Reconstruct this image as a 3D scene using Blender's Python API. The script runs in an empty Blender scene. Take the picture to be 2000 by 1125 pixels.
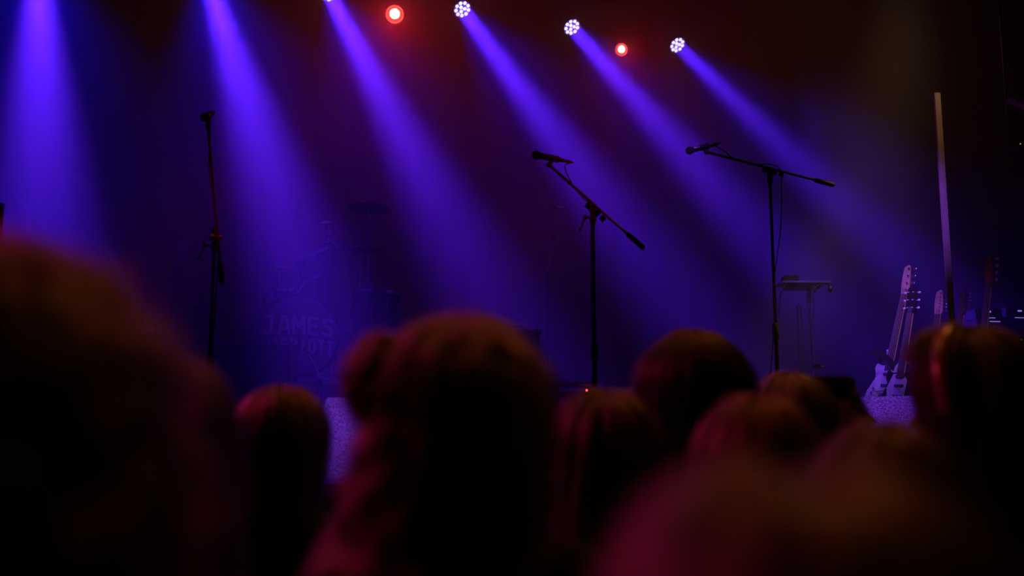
import bpy, bmesh, math, random
import numpy as np
from mathutils import Vector, Matrix, Quaternion, noise

random.seed(7); np.random.seed(7)
scene = bpy.context.scene
COL = scene.collection
PI = math.pi
R = math.radians

# ------------------------------------------------------------------ camera
FPX = 1944.0                       # 35 mm lens on a 2000 px wide frame
PITCH = math.atan((850 - 562.5) / FPX)
CAMZ = 1.6
cd = bpy.data.cameras.new('camera')
cam = bpy.data.objects.new('camera', cd); COL.objects.link(cam)
cam.location = (0, 0, CAMZ)
cam.rotation_euler = (PI / 2 + PITCH, 0, 0)
cd.sensor_width = 36; cd.lens = 36 * FPX / 2000
cd.clip_start = 0.03; cd.clip_end = 100
cd.dof.use_dof = True; cd.dof.focus_distance = 7.8; cd.dof.aperture_fstop = 1.5
scene.camera = cam

# ------------------------------------------------------------------ colour, sampling
scene.view_settings.view_transform = 'Standard'
scene.view_settings.look = 'None'
scene.view_settings.exposure = 0.0
scene.view_settings.gamma = 1.0
scene.view_settings.use_curve_mapping = False
cy = scene.cycles
cy.max_bounces = 4; cy.diffuse_bounces = 2; cy.glossy_bounces = 3; cy.volume_bounces = 0
cy.transparent_max_bounces = 8; cy.transmission_bounces = 4
cy.use_denoising = True
cy.use_light_tree = True
cy.sample_clamp_indirect = 2.0
w = bpy.data.worlds.new('world'); scene.world = w; w.use_nodes = True
w.node_tree.nodes['Background'].inputs['Color'].default_value = (0.02, 0.012, 0.01, 1)
w.node_tree.nodes['Background'].inputs['Strength'].default_value = 0.0

def P(px, py, Y):
    """world point on the ray of a pixel (2000x1125 frame) at ground distance Y in front of the camera"""
    u = (px - 1000) / FPX; v = (562.5 - py) / FPX
    f = math.cos(PITCH) - v * math.sin(PITCH); z = math.sin(PITCH) + v * math.cos(PITCH)
    return Vector((u / f * Y, Y, CAMZ + z / f * Y))

ROT = R(22)                         # the stage is turned 22 degrees to the viewer
EX = Vector((math.cos(ROT), math.sin(ROT), 0)); EY = Vector((-math.sin(ROT), math.cos(ROT), 0))
def S(a, b, z=0): return EX * a + EY * b + Vector((0, 0, z))
def to_ab(p): return p.dot(EX), p.dot(EY)
STAGE = 1.4
BEAM = Vector((.483, -.861, -1.012)).normalized()

# ------------------------------------------------------------------ lamps of the place and added fills
def area(name, loc, dirv, size, energy, col, spread=PI, shape='DISK'):
    l = bpy.data.lights.new(name, 'AREA'); l.shape = shape; l.size = size
    l.energy = energy; l.color = col; l.spread = spread
    o = bpy.data.objects.new(name, l); COL.objects.link(o)
    o.location = loc; o.rotation_euler = Vector(dirv).to_track_quat('-Z', 'Y').to_euler()
    return o
def spot(name, loc, dirv, energy, col, angle, blend=1.0, radius=.06):
    l = bpy.data.lights.new(name, 'SPOT'); l.energy = energy; l.color = col
    l.spot_size = angle; l.spot_blend = blend; l.shadow_soft_size = radius
    o = bpy.data.objects.new(name, l); COL.objects.link(o)
    o.location = loc; o.rotation_euler = Vector(dirv).to_track_quat('-Z', 'Y').to_euler()
    return o
def point(name, loc, energy, col, radius=.05):
    l = bpy.data.lights.new(name, 'POINT'); l.energy = energy; l.color = col; l.shadow_soft_size = radius
    o = bpy.data.objects.new(name, l); COL.objects.link(o); o.location = loc
    return o

# violet LED washes on the rear pipe (fixture faces): pixel of the face, distance, power
WASH = []
_p5 = P(903, 18, 11.1)
_d = Vector((1.29, .53, 0))
for (px, py, D), e in zip(((75, -112, 9.5), (400, -62, 10.05), (642, -14, 10.6), (903, 18, 11.1), (1117, 53, 11.6), (1323, 88, 12.15)), (1.5, 1.35, 1.0, .92, .85, .62)):
    WASH.append((P(px, py, D), e))
RED = [(P(771, 28, 11.0), 1.0), (P(1214, 97, 12.0), .42)]
E_CORE, E_WIDE, E_RED = 12.5, 4.6, 10.0
for i, (p, e) in enumerate(WASH):
    area('wash_core_light', p + BEAM * .03, BEAM, .17, E_CORE * e, (.090, .011, 1.0), R(10.5))
    area('wash_wide_light', p + BEAM * .03, BEAM, .17, E_WIDE * e, (.0, 0.0, 1.0), R(33))
for p, e in RED:
    area('red_spill_light', p + Vector((0, -.08, -.02)), (0.1, -.8, -.7), .06, E_RED * e, (1.0, 0.01, .04), R(150))
# warm house lamp above the front of the house, magenta side lamp stage left of the viewer
def aim(name, a, b, energy, col, angle, radius=.1):
    a, b = Vector(a), Vector(b); return spot(name, a, b - a, energy, col, R(angle), 1.0, radius)
aim('warm_house_light', (2.4, 5.1, 7.2), (.8, 1.2, 1.7), 75, (1.0, .34, .05), 66)
aim('warm_cross_light', (-1.3, 3.9, 7.0), (-.1, 1.2, 1.7), 44, (1.0, .28, .05), 62)
aim('warm_pole_light', (3.3, 5.2, 6.2), (2.65, 6.6, 4.5), 34, (1.0, .45, .14), 60)
aim('magenta_side_light', (-3.3, 3.7, 3.7), (.2, 1.2, 1.6), 72, (1.0, .025, .20), 84)
def aim_area(name, a, b, energy, col, spread, size=.12):
    a, b = Vector(a), Vector(b); return area(name, a, b - a, size, energy, col, R(spread))
aim_area('warm_pole_fill', (3.0, 5.6, 5.7), (2.70, 6.6, 4.1), .8, (1.0, .50, .28), 26)  # added narrow fill that brightens the pole top
aim_area('warm_boom_fill', (3.0, 5.8, 4.8), (2.15, 6.15, 3.0), .8, (1.0, .42, .06), 16, .06)  # added unseen lamp for the gold line along the right boom
aim_area('red_boom_fill', (1.7, 4.6, 4.3), (.45, 5.6, 3.05), .45, (1.0, .03, .12), 20, .06)  # added red fill aimed at the middle boom
aim_area('red_stand_fill', (1.2, 3.3, 4.3), (-1.5, 5.2, 2.9), .4, (1.0, .03, .10), 12)  # red fill added for the edges of the left stand
aim_area('violet_monitor_fill', (2.3, 4.8, 4.6), (2.08, 5.75, 1.75), 2.2, (.26, .05, 1.0), 20)  # added lamp to brighten the right floor monitor
aim_area('violet_monitor_fill', (-.9, 4.0, 4.3), (-.75, 4.95, 1.7), 1.7, (.26, .05, 1.0), 18)  # same added fill for the left floor monitor
aim_area('violet_guitar_fill', (1.0, 4.3, 5.0), (3.22, 7.75, 2.4), 3.6, (.26, .06, 1.0), 17, .08)  # added front fill that lifts the guitars in violet
aim_area('violet_microphone_fill', (.7, 4.7, 5.4), (1.12, 6.15, 3.3), .30, (.34, .06, 1.0), 10, .05)  # small added fill for the top of the right microphone
aim_area('blue_tray_fill', (1.6, 4.6, 4.9), (2.25, 7.55, 2.5), .7, (.08, .03, 1.0), 8, .05)  # blue fill added to pick out the tray edges
aim_area('violet_kit_fill', (-2.0, 4.2, 5.4), (-1.6, 8.4, 2.6), 1.3, (.22, .04, 1.0), 14, .04)  # added fill for the drum kit and its chrome
aim('red_rim_fill', (.9, 4.4, 5.8), (0, 1.1, 1.7), 22, (1.0, .03, .03), 70)  # added red lamp beyond the heads, rims the hair

# ------------------------------------------------------------------ materials
def mat(name, col, rough=.5, metal=0., emis=None, es=0., bump=None, spec=.5, noise_col=None, nscale=20.):
    m = bpy.data.materials.new(name); m.use_nodes = True
    nt = m.node_tree; b = nt.nodes['Principled BSDF']
    b.inputs['Base Color'].default_value = (*col, 1)
    b.inputs['Roughness'].default_value = rough; b.inputs['Metallic'].default_value = metal
    b.inputs['Specular IOR Level'].default_value = spec
    if emis:
        b.inputs['Emission Color'].default_value = (*emis, 1); b.inputs['Emission Strength'].default_value = es
    if bump or noise_col:
        tc = nt.nodes.new('ShaderNodeTexCoord'); n = nt.nodes.new('ShaderNodeTexNoise')
        n.inputs['Scale'].default_value = nscale; n.inputs['Detail'].default_value = 4
        nt.links.new(tc.outputs['Object'], n.inputs['Vector'])
        if bump:
            bp = nt.nodes.new('ShaderNodeBump'); bp.inputs['Strength'].default_value = bump
            bp.inputs['Distance'].default_value = .01
            nt.links.new(n.outputs['Fac'], bp.inputs['Height']); nt.links.new(bp.outputs['Normal'], b.inputs['Normal'])
        if noise_col:
            r = nt.nodes.new('ShaderNodeValToRGB')
            r.color_ramp.elements[0].color = (*noise_col, 1); r.color_ramp.elements[1].color = (*col, 1)
            r.color_ramp.elements[0].position = .4; r.color_ramp.elements[1].position = .6
            nt.links.new(n.outputs['Fac'], r.inputs['Fac']); nt.links.new(r.outputs['Color'], b.inputs['Base Color'])
    return m
M = dict(
    drape=mat('black_drape', (.004, .004, .004), .95, bump=.3, nscale=60),
    wall=mat('black_paint', (.015, .014, .014), .85, bump=.2, noise_col=(.01, .01, .01), nscale=6),
    floor=mat('dark_concrete', (.02, .019, .018), .6, bump=.2, noise_col=(.03, .028, .026), nscale=4),
    deck=mat('black_stage_ply', (.015, .015, .017), .5, bump=.2, noise_col=(.025, .025, .028), nscale=15),
    steel=mat('black_steel', (.04, .04, .04), .24, .7),
    rubber=mat('black_rubber', (.012, .012, .012), .7),
    plastic=mat('black_plastic', (.018, .018, .02), .4),
    chrome=mat('chrome', (.7, .7, .72), .12, 1.0),
    alu=mat('aluminium', (.5, .5, .52), .35, 1.0),
    grille=mat('microphone_mesh', (.06, .06, .065), .35, .8, bump=1.0, nscale=900),
    carpet=mat('speckled_carpet', (.34, .33, .34), .95, bump=.8, noise_col=(.12, .12, .13), nscale=120),
    led=mat('led_lens', (.2, .2, .3), .2, emis=(.80, .68, 1.0), es=4.0),
    face=mat('led_front_plate', (.25, .2, .4), .25, .7, emis=(.16, .07, 1.0), es=.8),  # LED light reflected on the plate is put in as emission
    redhot=mat('red_lamp_core', (.3, .1, .1), .2, emis=(1.0, .62, .45), es=9.0),
    redglow=mat('red_lamp_reflector', (.4, .02, .02), .25, .6, emis=(1.0, .05, .06), es=1.6),
    redring=mat('red_lamp_ring', (.4, .05, .05), .3, .5, emis=(1.0, .12, .08), es=1.1),
    redled=mat('red_indicator', (.3, .02, .02), .3, emis=(1.0, .12, .10), es=9),
    greenled=mat('green_indicator', (.02, .2, .05), .3, emis=(.05, .6, .2), es=.5),
    amberled=mat('amber_indicator', (.2, .1, .02), .3, emis=(.8, .35, .05), es=.6),
    bright_strip=mat('violet_strip', (.2, .15, .4), .3, emis=(.38, .2, 1.0), es=.8),  # bright strips on the amplifier fronts, made by emission
    cymbal=mat('bronze_cymbal', (.55, .38, .16), .28, 1.0, bump=.1, nscale=80),
    shell=mat('drum_shell', (.03, .03, .05), .25),
    skin_drum=mat('drum_head', (.10, .10, .12), .6),
    kick=mat('kick_drum_head', (.02, .02, .03), .6),
    print_=mat('printed_lettering', (.22, .16, .22), .8),
    wood=mat('pale_wood', (.42, .34, .30), .75, bump=.2, noise_col=(.36, .29, .25), nscale=12),
    maple=mat('maple_neck', (.55, .42, .26), .32, noise_col=(.5, .38, .22), nscale=14),
    rose=mat('dark_fretboard', (.05, .03, .02), .5),
    white=mat('pale_guitar_finish', (.5, .5, .5), .12),
    black_gloss=mat('black_guitar_finish', (.015, .015, .018), .1),
    sun=mat('sunburst_finish', (.22, .07, .02), .12),
    pearl=mat('pearl_peg', (.6, .58, .52), .3),
    tolex=mat('black_vinyl', (.05, .05, .06), .55, bump=.6, nscale=200),
    cloth_grille=mat('grille_cloth', (.10, .10, .12), .8, bump=.6, nscale=250),
    skin=mat('skin', (.42, .24, .17), .5), eye=mat('eye', (.5, .5, .48), .2),
    shoe=mat('dark_shoe', (.02, .02, .02), .5), denim=mat('dark_denim', (.02, .025, .05), .9, bump=.3, nscale=200),
    band=mat('satin_hairband', (.55, .42, .22), .28, .2), hat=mat('brown_felt_hat', (.12, .06, .035), .9, bump=.3, nscale=90),
    pinkbeam=mat('pink_lit_beam', (.5, .32, .36), .6),  # pink cast of the light put into the base colour
)
def cloth(name, c): return mat(name, c, .9, bump=.4, nscale=150)
def hair_mats(name, c):
    m = mat(name, c, .42, spec=.5)
    nt = m.node_tree; b = nt.nodes['Principled BSDF']
    b.inputs['Anisotropic'].default_value = .6
    h = bpy.data.materials.new(name + '_fibre'); h.use_nodes = True
    nt = h.node_tree; nt.nodes.clear()
    o = nt.nodes.new('ShaderNodeOutputMaterial'); p = nt.nodes.new('ShaderNodeBsdfHairPrincipled')
    p.parametrization = 'COLOR'; p.inputs['Color'].default_value = (*[x * 1.6 for x in c], 1)
    p.inputs['Roughness'].default_value = .35; p.inputs['Radial Roughness'].default_value = .45
    nt.links.new(p.outputs[0], o.inputs['Surface'])
    return m, h

# ------------------------------------------------------------------ mesh helpers
def frame_from(d):
    d = Vector(d).normalized(); up = Vector((0, 0, 1)) if abs(d.z) < .95 else Vector((1, 0, 0))
    x = up.cross(d).normalized(); return x, d.cross(x), d
def tube(bm, pts, rad, seg=10, cap=True):
    pts = [Vector(p) for p in pts]; n = len(pts)
    if not hasattr(rad, '__len__'): rad = [rad] * n
    x, y, z = frame_from(pts[1] - pts[0]); rings = []
    for i, p in enumerate(pts):
        d = (pts[min(i + 1, n - 1)] - pts[max(i - 1, 0)])
        d = d.normalized() if d.length > 1e-9 else z
        q = z.rotation_difference(d); x = q @ x; y = q @ y; z = d
        rings.append([bm.verts.new(p + (x * math.cos(2 * PI * k / seg) + y * math.sin(2 * PI * k / seg)) * rad[i]) for k in range(seg)])
    for a, b in zip(rings, rings[1:]):
        for k in range(seg): bm.faces.new((a[k], a[(k + 1) % seg], b[(k + 1) % seg], b[k]))
    if cap:
        bm.faces.new(rings[0][::-1]); bm.faces.new(rings[-1])
def lathe(bm, prof, mtx=Matrix(), seg=20):
    """prof: list of (r, z) along local z"""
    rings = []
    for r, z in prof:
        if r < 1e-6: rings.append([bm.verts.new(mtx @ Vector((0, 0, z)))])
        else: rings.append([bm.verts.new(mtx @ Vector((r * math.cos(2 * PI * k / seg), r * math.sin(2 * PI * k / seg), z))) for k in range(seg)])
    for a, b in zip(rings, rings[1:]):
        for k in range(seg):
            j = (k + 1) % seg
            if len(a) == 1 and len(b) == 1: continue
            if len(a) == 1: bm.faces.new((a[0], b[j], b[k]))
            elif len(b) == 1: bm.faces.new((a[k], a[j], b[0]))
            else: bm.faces.new((a[k], a[j], b[j], b[k]))
    if len(rings[0]) > 1: bm.faces.new(rings[0][::-1])
    if len(rings[-1]) > 1: bm.faces.new(rings[-1])
def axis_mtx(p, d, roll=None):
    x, y, z = frame_from(d)
    return Matrix((( x.x, y.x, z.x, p[0]), (x.y, y.y, z.y, p[1]), (x.z, y.z, z.z, p[2]), (0, 0, 0, 1)))
def box(bm, c, s, mtx=Matrix(), bev=0.0):
    b2 = bmesh.new(); bmesh.ops.create_cube(b2, size=1)
    for v in b2.verts: v.co = Vector((v.co.x * s[0], v.co.y * s[1], v.co.z * s[2])) + Vector(c)
    if bev: bmesh.ops.bevel(b2, geom=b2.edges[:], offset=bev, segments=2, affect='EDGES')
    vm = {v: bm.verts.new(mtx @ v.co) for v in b2.verts}
    for f in b2.faces: bm.faces.new([vm[v] for v in f.verts])
    b2.free()
def ball(bm, c, r, mtx=Matrix(), seg=14, n=9):
    if not hasattr(r, '__len__'): r = (r, r, r)
    m = mtx @ Matrix.Translation(c) @ Matrix.Diagonal((*r, 1))
    lathe(bm, [(math.sin(PI * i / n), -math.cos(PI * i / n)) for i in range(n + 1)], m, seg)
def prism(bm, outline, y0, y1, mtx=Matrix(), bev=0.0):
    """outline of (x, z) points extruded along y"""
    b2 = bmesh.new()
    vs = [b2.verts.new((x, y0, z)) for x, z in outline]; f = b2.faces.new(vs)
    e = bmesh.ops.extrude_face_region(b2, geom=[f])
    for v in e['geom']:
        if isinstance(v, bmesh.types.BMVert): v.co.y = y1
    if bev:
        ed = [q for q in b2.edges if abs(q.verts[0].co.y - q.verts[1].co.y) < 1e-6]
        bmesh.ops.bevel(b2, geom=ed, offset=bev, segments=2, affect='EDGES')
    bmesh.ops.recalc_face_normals(b2, faces=b2.faces[:])
    vm = {v: bm.verts.new(mtx @ v.co) for v in b2.verts}
    for f in b2.faces: bm.faces.new([vm[v] for v in f.verts])
    b2.free()
def obj(name, fn, m, parent=None, smooth=True, kind=None, label=None):
    """one mesh object; fn fills a bmesh in the parent's coordinates"""
    bm = bmesh.new(); fn(bm)
    bmesh.ops.recalc_face_normals(bm, faces=bm.faces[:])
    me = bpy.data.meshes.new(name); bm.to_mesh(me); bm.free()
    if smooth:
        me.polygons.foreach_set('use_smooth', [True] * len(me.polygons))
        me.set_sharp_from_angle(angle=R(40))
    me.materials.append(m)
    o = bpy.data.objects.new(name, me); COL.objects.link(o)
    if parent: o.parent = parent
    if kind: o['kind'] = kind
    if label: o['label'] = label
    return o
def thing(name, label, cat, loc=(0, 0, 0), rotz=0., group=None, mtx=None):
    o = bpy.data.objects.new(name, None); COL.objects.link(o); o.empty_display_size = .1
    o.location = loc; o.rotation_euler = (0, 0, rotz)
    if mtx is not None: o.matrix_world = mtx
    o['label'] = label; o['category'] = cat
    if group: o['group'] = group
    return o
def tag(o, label, cat, group=None):
    o['label'] = label; o['category'] = cat
    if group: o['group'] = group
    return o
def copy_thing(src, loc, label):
    r = src.copy(); COL.objects.link(r); r.location = loc; r['label'] = label
    for ch in src.children:
        c = ch.copy(); COL.objects.link(c); c.parent = r
        for g in ch.children:
            d = g.copy(); COL.objects.link(d); d.parent = c
    return r
def rel(o, *pts): return [Vector(p) - o.location for p in pts]
def bez(pts, n=24):
    """smooth Catmull-Rom run through points"""
    pts = [Vector(p) for p in pts]; q = [pts[0] * 2 - pts[1]] + pts + [pts[-1] * 2 - pts[-2]]; out = []
    for i in range(1, len(q) - 2):
        for k in range(n):
            t = k / n; a, b, c, d = q[i - 1:i + 3]
            out.append(.5 * ((2 * b) + (c - a) * t + (2 * a - 5 * b + 4 * c - d) * t * t + (3 * b - a - 3 * c + d) * t ** 3))
    out.append(pts[-1]); return out

# ------------------------------------------------------------------ the room
RM = Matrix.Rotation(ROT, 4, 'Z')
A0, A1, B0, BF, B1, HC = -7.2, 8.8, -6.0, 4.25, 11.9, 7.9
def struct(name, fn, m, smooth=False): return obj(name, fn, m, smooth=smooth, kind='structure')
struct('floor', lambda bm: box(bm, ((A0 + A1) / 2, (B0 + B1) / 2, -.1), (A1 - A0 + .6, B1 - B0 + .6, .2), RM), M['floor'])
struct('ceiling', lambda bm: box(bm, ((A0 + A1) / 2, (B0 + B1) / 2, HC + .1), (A1 - A0 + .6, B1 - B0 + .6, .2), RM), M['wall'])
struct('wall_left', lambda bm: box(bm, (A0 - .1, (B0 + B1) / 2, HC / 2), (.2, B1 - B0, HC), RM), M['wall'])
struct('wall_right', lambda bm: box(bm, (A1 + .1, (B0 + B1) / 2, HC / 2), (.2, B1 - B0, HC), RM), M['wall'])
struct('wall_rear', lambda bm: box(bm, ((A0 + A1) / 2, B0 - .1, HC / 2), (A1 - A0 + .4, .2, HC), RM), M['wall'])
struct('wall_back', lambda bm: box(bm, ((A0 + A1) / 2, B1 + .1, HC / 2), (A1 - A0 + .4, .2, HC), RM), M['wall'])
def deck(bm):
    box(bm, ((A0 + A1) / 2, (BF + B1) / 2, STAGE / 2), (A1 - A0, B1 - BF, STAGE), RM)
struct('stage_floor', deck, M['deck'])
struct('trim_1', lambda bm: box(bm, ((A0 + A1) / 2, BF - .015, STAGE - .03), (A1 - A0, .03, .06), RM, .004), M['alu'])
# back drape in folds
def folds(a0, a1, b, z0, z1, amp=.05, per=.28):
    def fn(bm):
        n = int((a1 - a0) / .035); lo = []; hi = []
        for i in range(n + 1):
            a = a0 + (a1 - a0) * i / n
            d = amp * math.sin(2 * PI * a / per + .8 * math.sin(a * 1.7)) * (.7 + .3 * math.sin(a * 3.1))
            lo.append(bm.verts.new(RM @ Vector((a, b + d * 1.25, z0)))); hi.append(bm.verts.new(RM @ Vector((a, b + d * .7, z1))))
        for i in range(n): bm.faces.new((lo[i], lo[i + 1], hi[i + 1], hi[i]))
        bmesh.ops.solidify(bm, geom=bm.faces[:], thickness=.008)
    return fn
for i, (a0, a1) in enumerate(((-7.0, -3.2), (-3.1, 1.0), (1.1, 5.0), (5.1, 8.6))):
    o = obj('drape', folds(a0, a1, B1 - .25, STAGE + .01, HC - .15), M['drape'])
    tag(o, ['black pleated backdrop drape behind the leftmost beams', 'black pleated backdrop drape behind the drum kit',
            'black pleated backdrop drape behind the right microphone stand', 'black pleated backdrop drape behind the amplifiers, far right'][i], 'curtain', 'backdrop drapes')

# haze hanging over the stage
def haze_mat():
    m = bpy.data.materials.new('stage_haze'); m.use_nodes = True; nt = m.node_tree; nt.nodes.clear()
    o = nt.nodes.new('ShaderNodeOutputMaterial'); v = nt.nodes.new('ShaderNodeVolumeScatter')
    v.inputs['Density'].default_value = .09; v.inputs['Anisotropy'].default_value = .25
    v.inputs['Color'].default_value = (1, 1, 1, 1)
    tc = nt.nodes.new('ShaderNodeTexCoord'); sp = nt.nodes.new('ShaderNodeSeparateXYZ'); mr = nt.nodes.new('ShaderNodeMapRange')
    mr.inputs['From Min'].default_value = STAGE; mr.inputs['From Max'].default_value = HC
    mr.inputs['To Min'].default_value = .035; mr.inputs['To Max'].default_value = .20      # thicker towards the roof, put in to darken the lower stage
    nt.links.new(tc.outputs['Object'], sp.inputs[0]); nt.links.new(sp.outputs['Z'], mr.inputs['Value'])
    nt.links.new(mr.outputs[0], v.inputs['Density'])
    nt.links.new(v.outputs[0], o.inputs['Volume']); return m
hz = obj('haze', lambda bm: box(bm, ((A0 + A1) / 2, (BF + B1) / 2 + .2, (STAGE + HC) / 2), (A1 - A0 - .1, B1 - BF - 1.0, HC - STAGE - .06), RM), haze_mat(), smooth=False, kind='stuff')
tag(hz, 'thin haze hanging over the stage, lit by the beams', 'haze')

# ------------------------------------------------------------------ lighting rig
pa, pb = to_ab(_p5); PZ = _p5.z + .52
pipe_dir = _d.normalized()
pr = thing('lighting_pipe', 'long black steel lighting pipe over the rear of the stage', 'pipe', _p5 + Vector((0, .12, .5)))
obj('pipe', lambda bm: tube(bm, [pipe_dir * -5.2, pipe_dir * 4.6], .025, 14), M['steel'], pr)
for k, t in enumerate((-4.6, -1.6, 1.6, 4.2)):
    obj('hanger', lambda bm, t=t: tube(bm, [pipe_dir * t, pipe_dir * t + Vector((0, 0, HC - _p5.z - .5))], .009, 8), M['steel'], pr)
def wash_light(p, label):
    t = thing('stage_light', label, 'stage light', p, group='violet LED stage lights'); t.scale = (1.1, 1.1, 1.1)
    m = axis_mtx((0, 0, 0), BEAM)
    obj('housing', lambda bm: lathe(bm, [(.045, -.20), (.075, -.19), (.088, -.13), (.098, -.05), (.105, .0), (.105, .012), (.099, .012), (.097, -.004)], m, 28), M['plastic'], t)
    fp = obj('front_plate', lambda bm: lathe(bm, [(.0, -.006), (.094, -.006), (.094, -.001), (0, -.001)], m, 28), M['face'], t)
    for r, n, o0 in ((.027, 3, .4), (.071, 9, .1)):
        for k in range(n):
            a = 2 * PI * k / n + o0
            obj('lens', lambda bm: lathe(bm, [(.0185, -.001), (.0185, .003), (.012, .008), (0, .010)], m @ Matrix.Translation((r * math.cos(a), r * math.sin(a), 0)), 12), M['led'], t)
    def yoke(bm):
        c = -BEAM * .10; s = pipe_dir * .118; top = Vector((0, .12, .40))
        tube(bm, [c - s, c - s + top * .6, top - pipe_dir * .06, top + pipe_dir * .06, c + s + top * .6, c + s], .008, 6)
    obj('yoke', yoke, M['steel'], t)
    obj('clamp', lambda bm: box(bm, (0, .12, .455), (.04, .05, .11), bev=.006), M['steel'], t)
    return t
WL = ['violet LED stage light above the frame over the leftmost beam', 'violet LED stage light above the frame, source of the second beam from the left',
      'violet LED stage light cut by the top edge, left of the larger red lamp', 'violet LED stage light just right of the larger red lamp',
      'violet LED stage light just left of the smaller red lamp', 'violet LED stage light just right of the smaller red lamp, rightmost']
for (p, e), l in zip(WASH, WL): wash_light(p, l)
def red_light(p, label, s, facing):
    t = thing('red_lamp', label, 'stage light', p)
    d = (Vector((0, 0, 1.6)) - p).normalized(); d = (d + Vector(facing)).normalized(); m = axis_mtx((0, 0, 0), d) @ Matrix.Scale(s, 4)
    obj('housing', lambda bm: lathe(bm, [(.05, -.20), (.085, -.18), (.088, -.02), (.1, .0), (.1, .03), (.094, .03), (.09, -.02)], m, 28), M['plastic'], t)
    obj('reflector', lambda bm: lathe(bm, [(.02, -.05), (.05, -.035), (.078, -.008), (.074, -.010), (.02, -.056)], m, 28), M['redglow'], t)
    obj('rim', lambda bm: lathe(bm, [(.086, .0), (.092, .006), (.086, .012), (.080, .006), (.086, .0)], m, 32), M['redring'], t, label='red glowing ring')
    obj('lamp', lambda bm: ball(bm, (0, .006, -.01), (.056, .056, .03), m), M['redhot'], t, label='white hot lamp centre')
    def yoke(bm):
        c = -d * .08; s2 = pipe_dir * .11; top = Vector((0, .12, .38))
        tube(bm, [c - s2, c - s2 + top * .6, top - pipe_dir * .06, top + pipe_dir * .06, c + s2 + top * .6, c + s2], .007, 6)
    obj('yoke', yoke, M['steel'], t)
red_light(RED[0][0], 'larger glaring red lamp high above the drum kit', 1.15, (0, 0, 0))
red_light(RED[1][0], 'smaller red lamp between the two right violet lights', .88, (-.25, 0, -.1))

# ------------------------------------------------------------------ microphones on boom stands
def mic(p, d, label, group='vocal microphones', s=1.0, body=None):
    """p: centre of the grille, d: direction from grille to tail"""
    t = thing('microphone', label, 'microphone', p, group=group)
    m = axis_mtx((0, 0, 0), d) @ Matrix.Scale(s, 4)
    obj('grille', lambda bm: lathe(bm, [(0, -.027), (.012, -.025), (.021, -.016), (.0255, -.003), (.0255, .003), (.0235, .014), (.018, .026), (.017, .030)], m, 20), M['grille'], t)
    obj('grille_ring', lambda bm: lathe(bm, [(.0258, -.004), (.0272, -.003), (.0272, .003), (.0258, .004)], m, 20), M['chrome'] if body else M['plastic'], t)
    obj('body', lambda bm: lathe(bm, [(.017, .028), (.0185, .032), (.0182, .045), (.0125, .150), (.012, .162), (.0, .162)], m, 18), body or M['plastic'], t)
    obj('switch', lambda bm: box(bm, (0, .0165, .075), (.006, .005, .016), m, .001), M['plastic'], t)
    obj('connector', lambda bm: lathe(bm, [(.0095, .160), (.0095, .200), (.006, .208), (.004, .225), (0, .225)], m, 12), M['rubber'], t)
    return t, Vector(p) + Vector(d).normalized() * .22 * s
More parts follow.
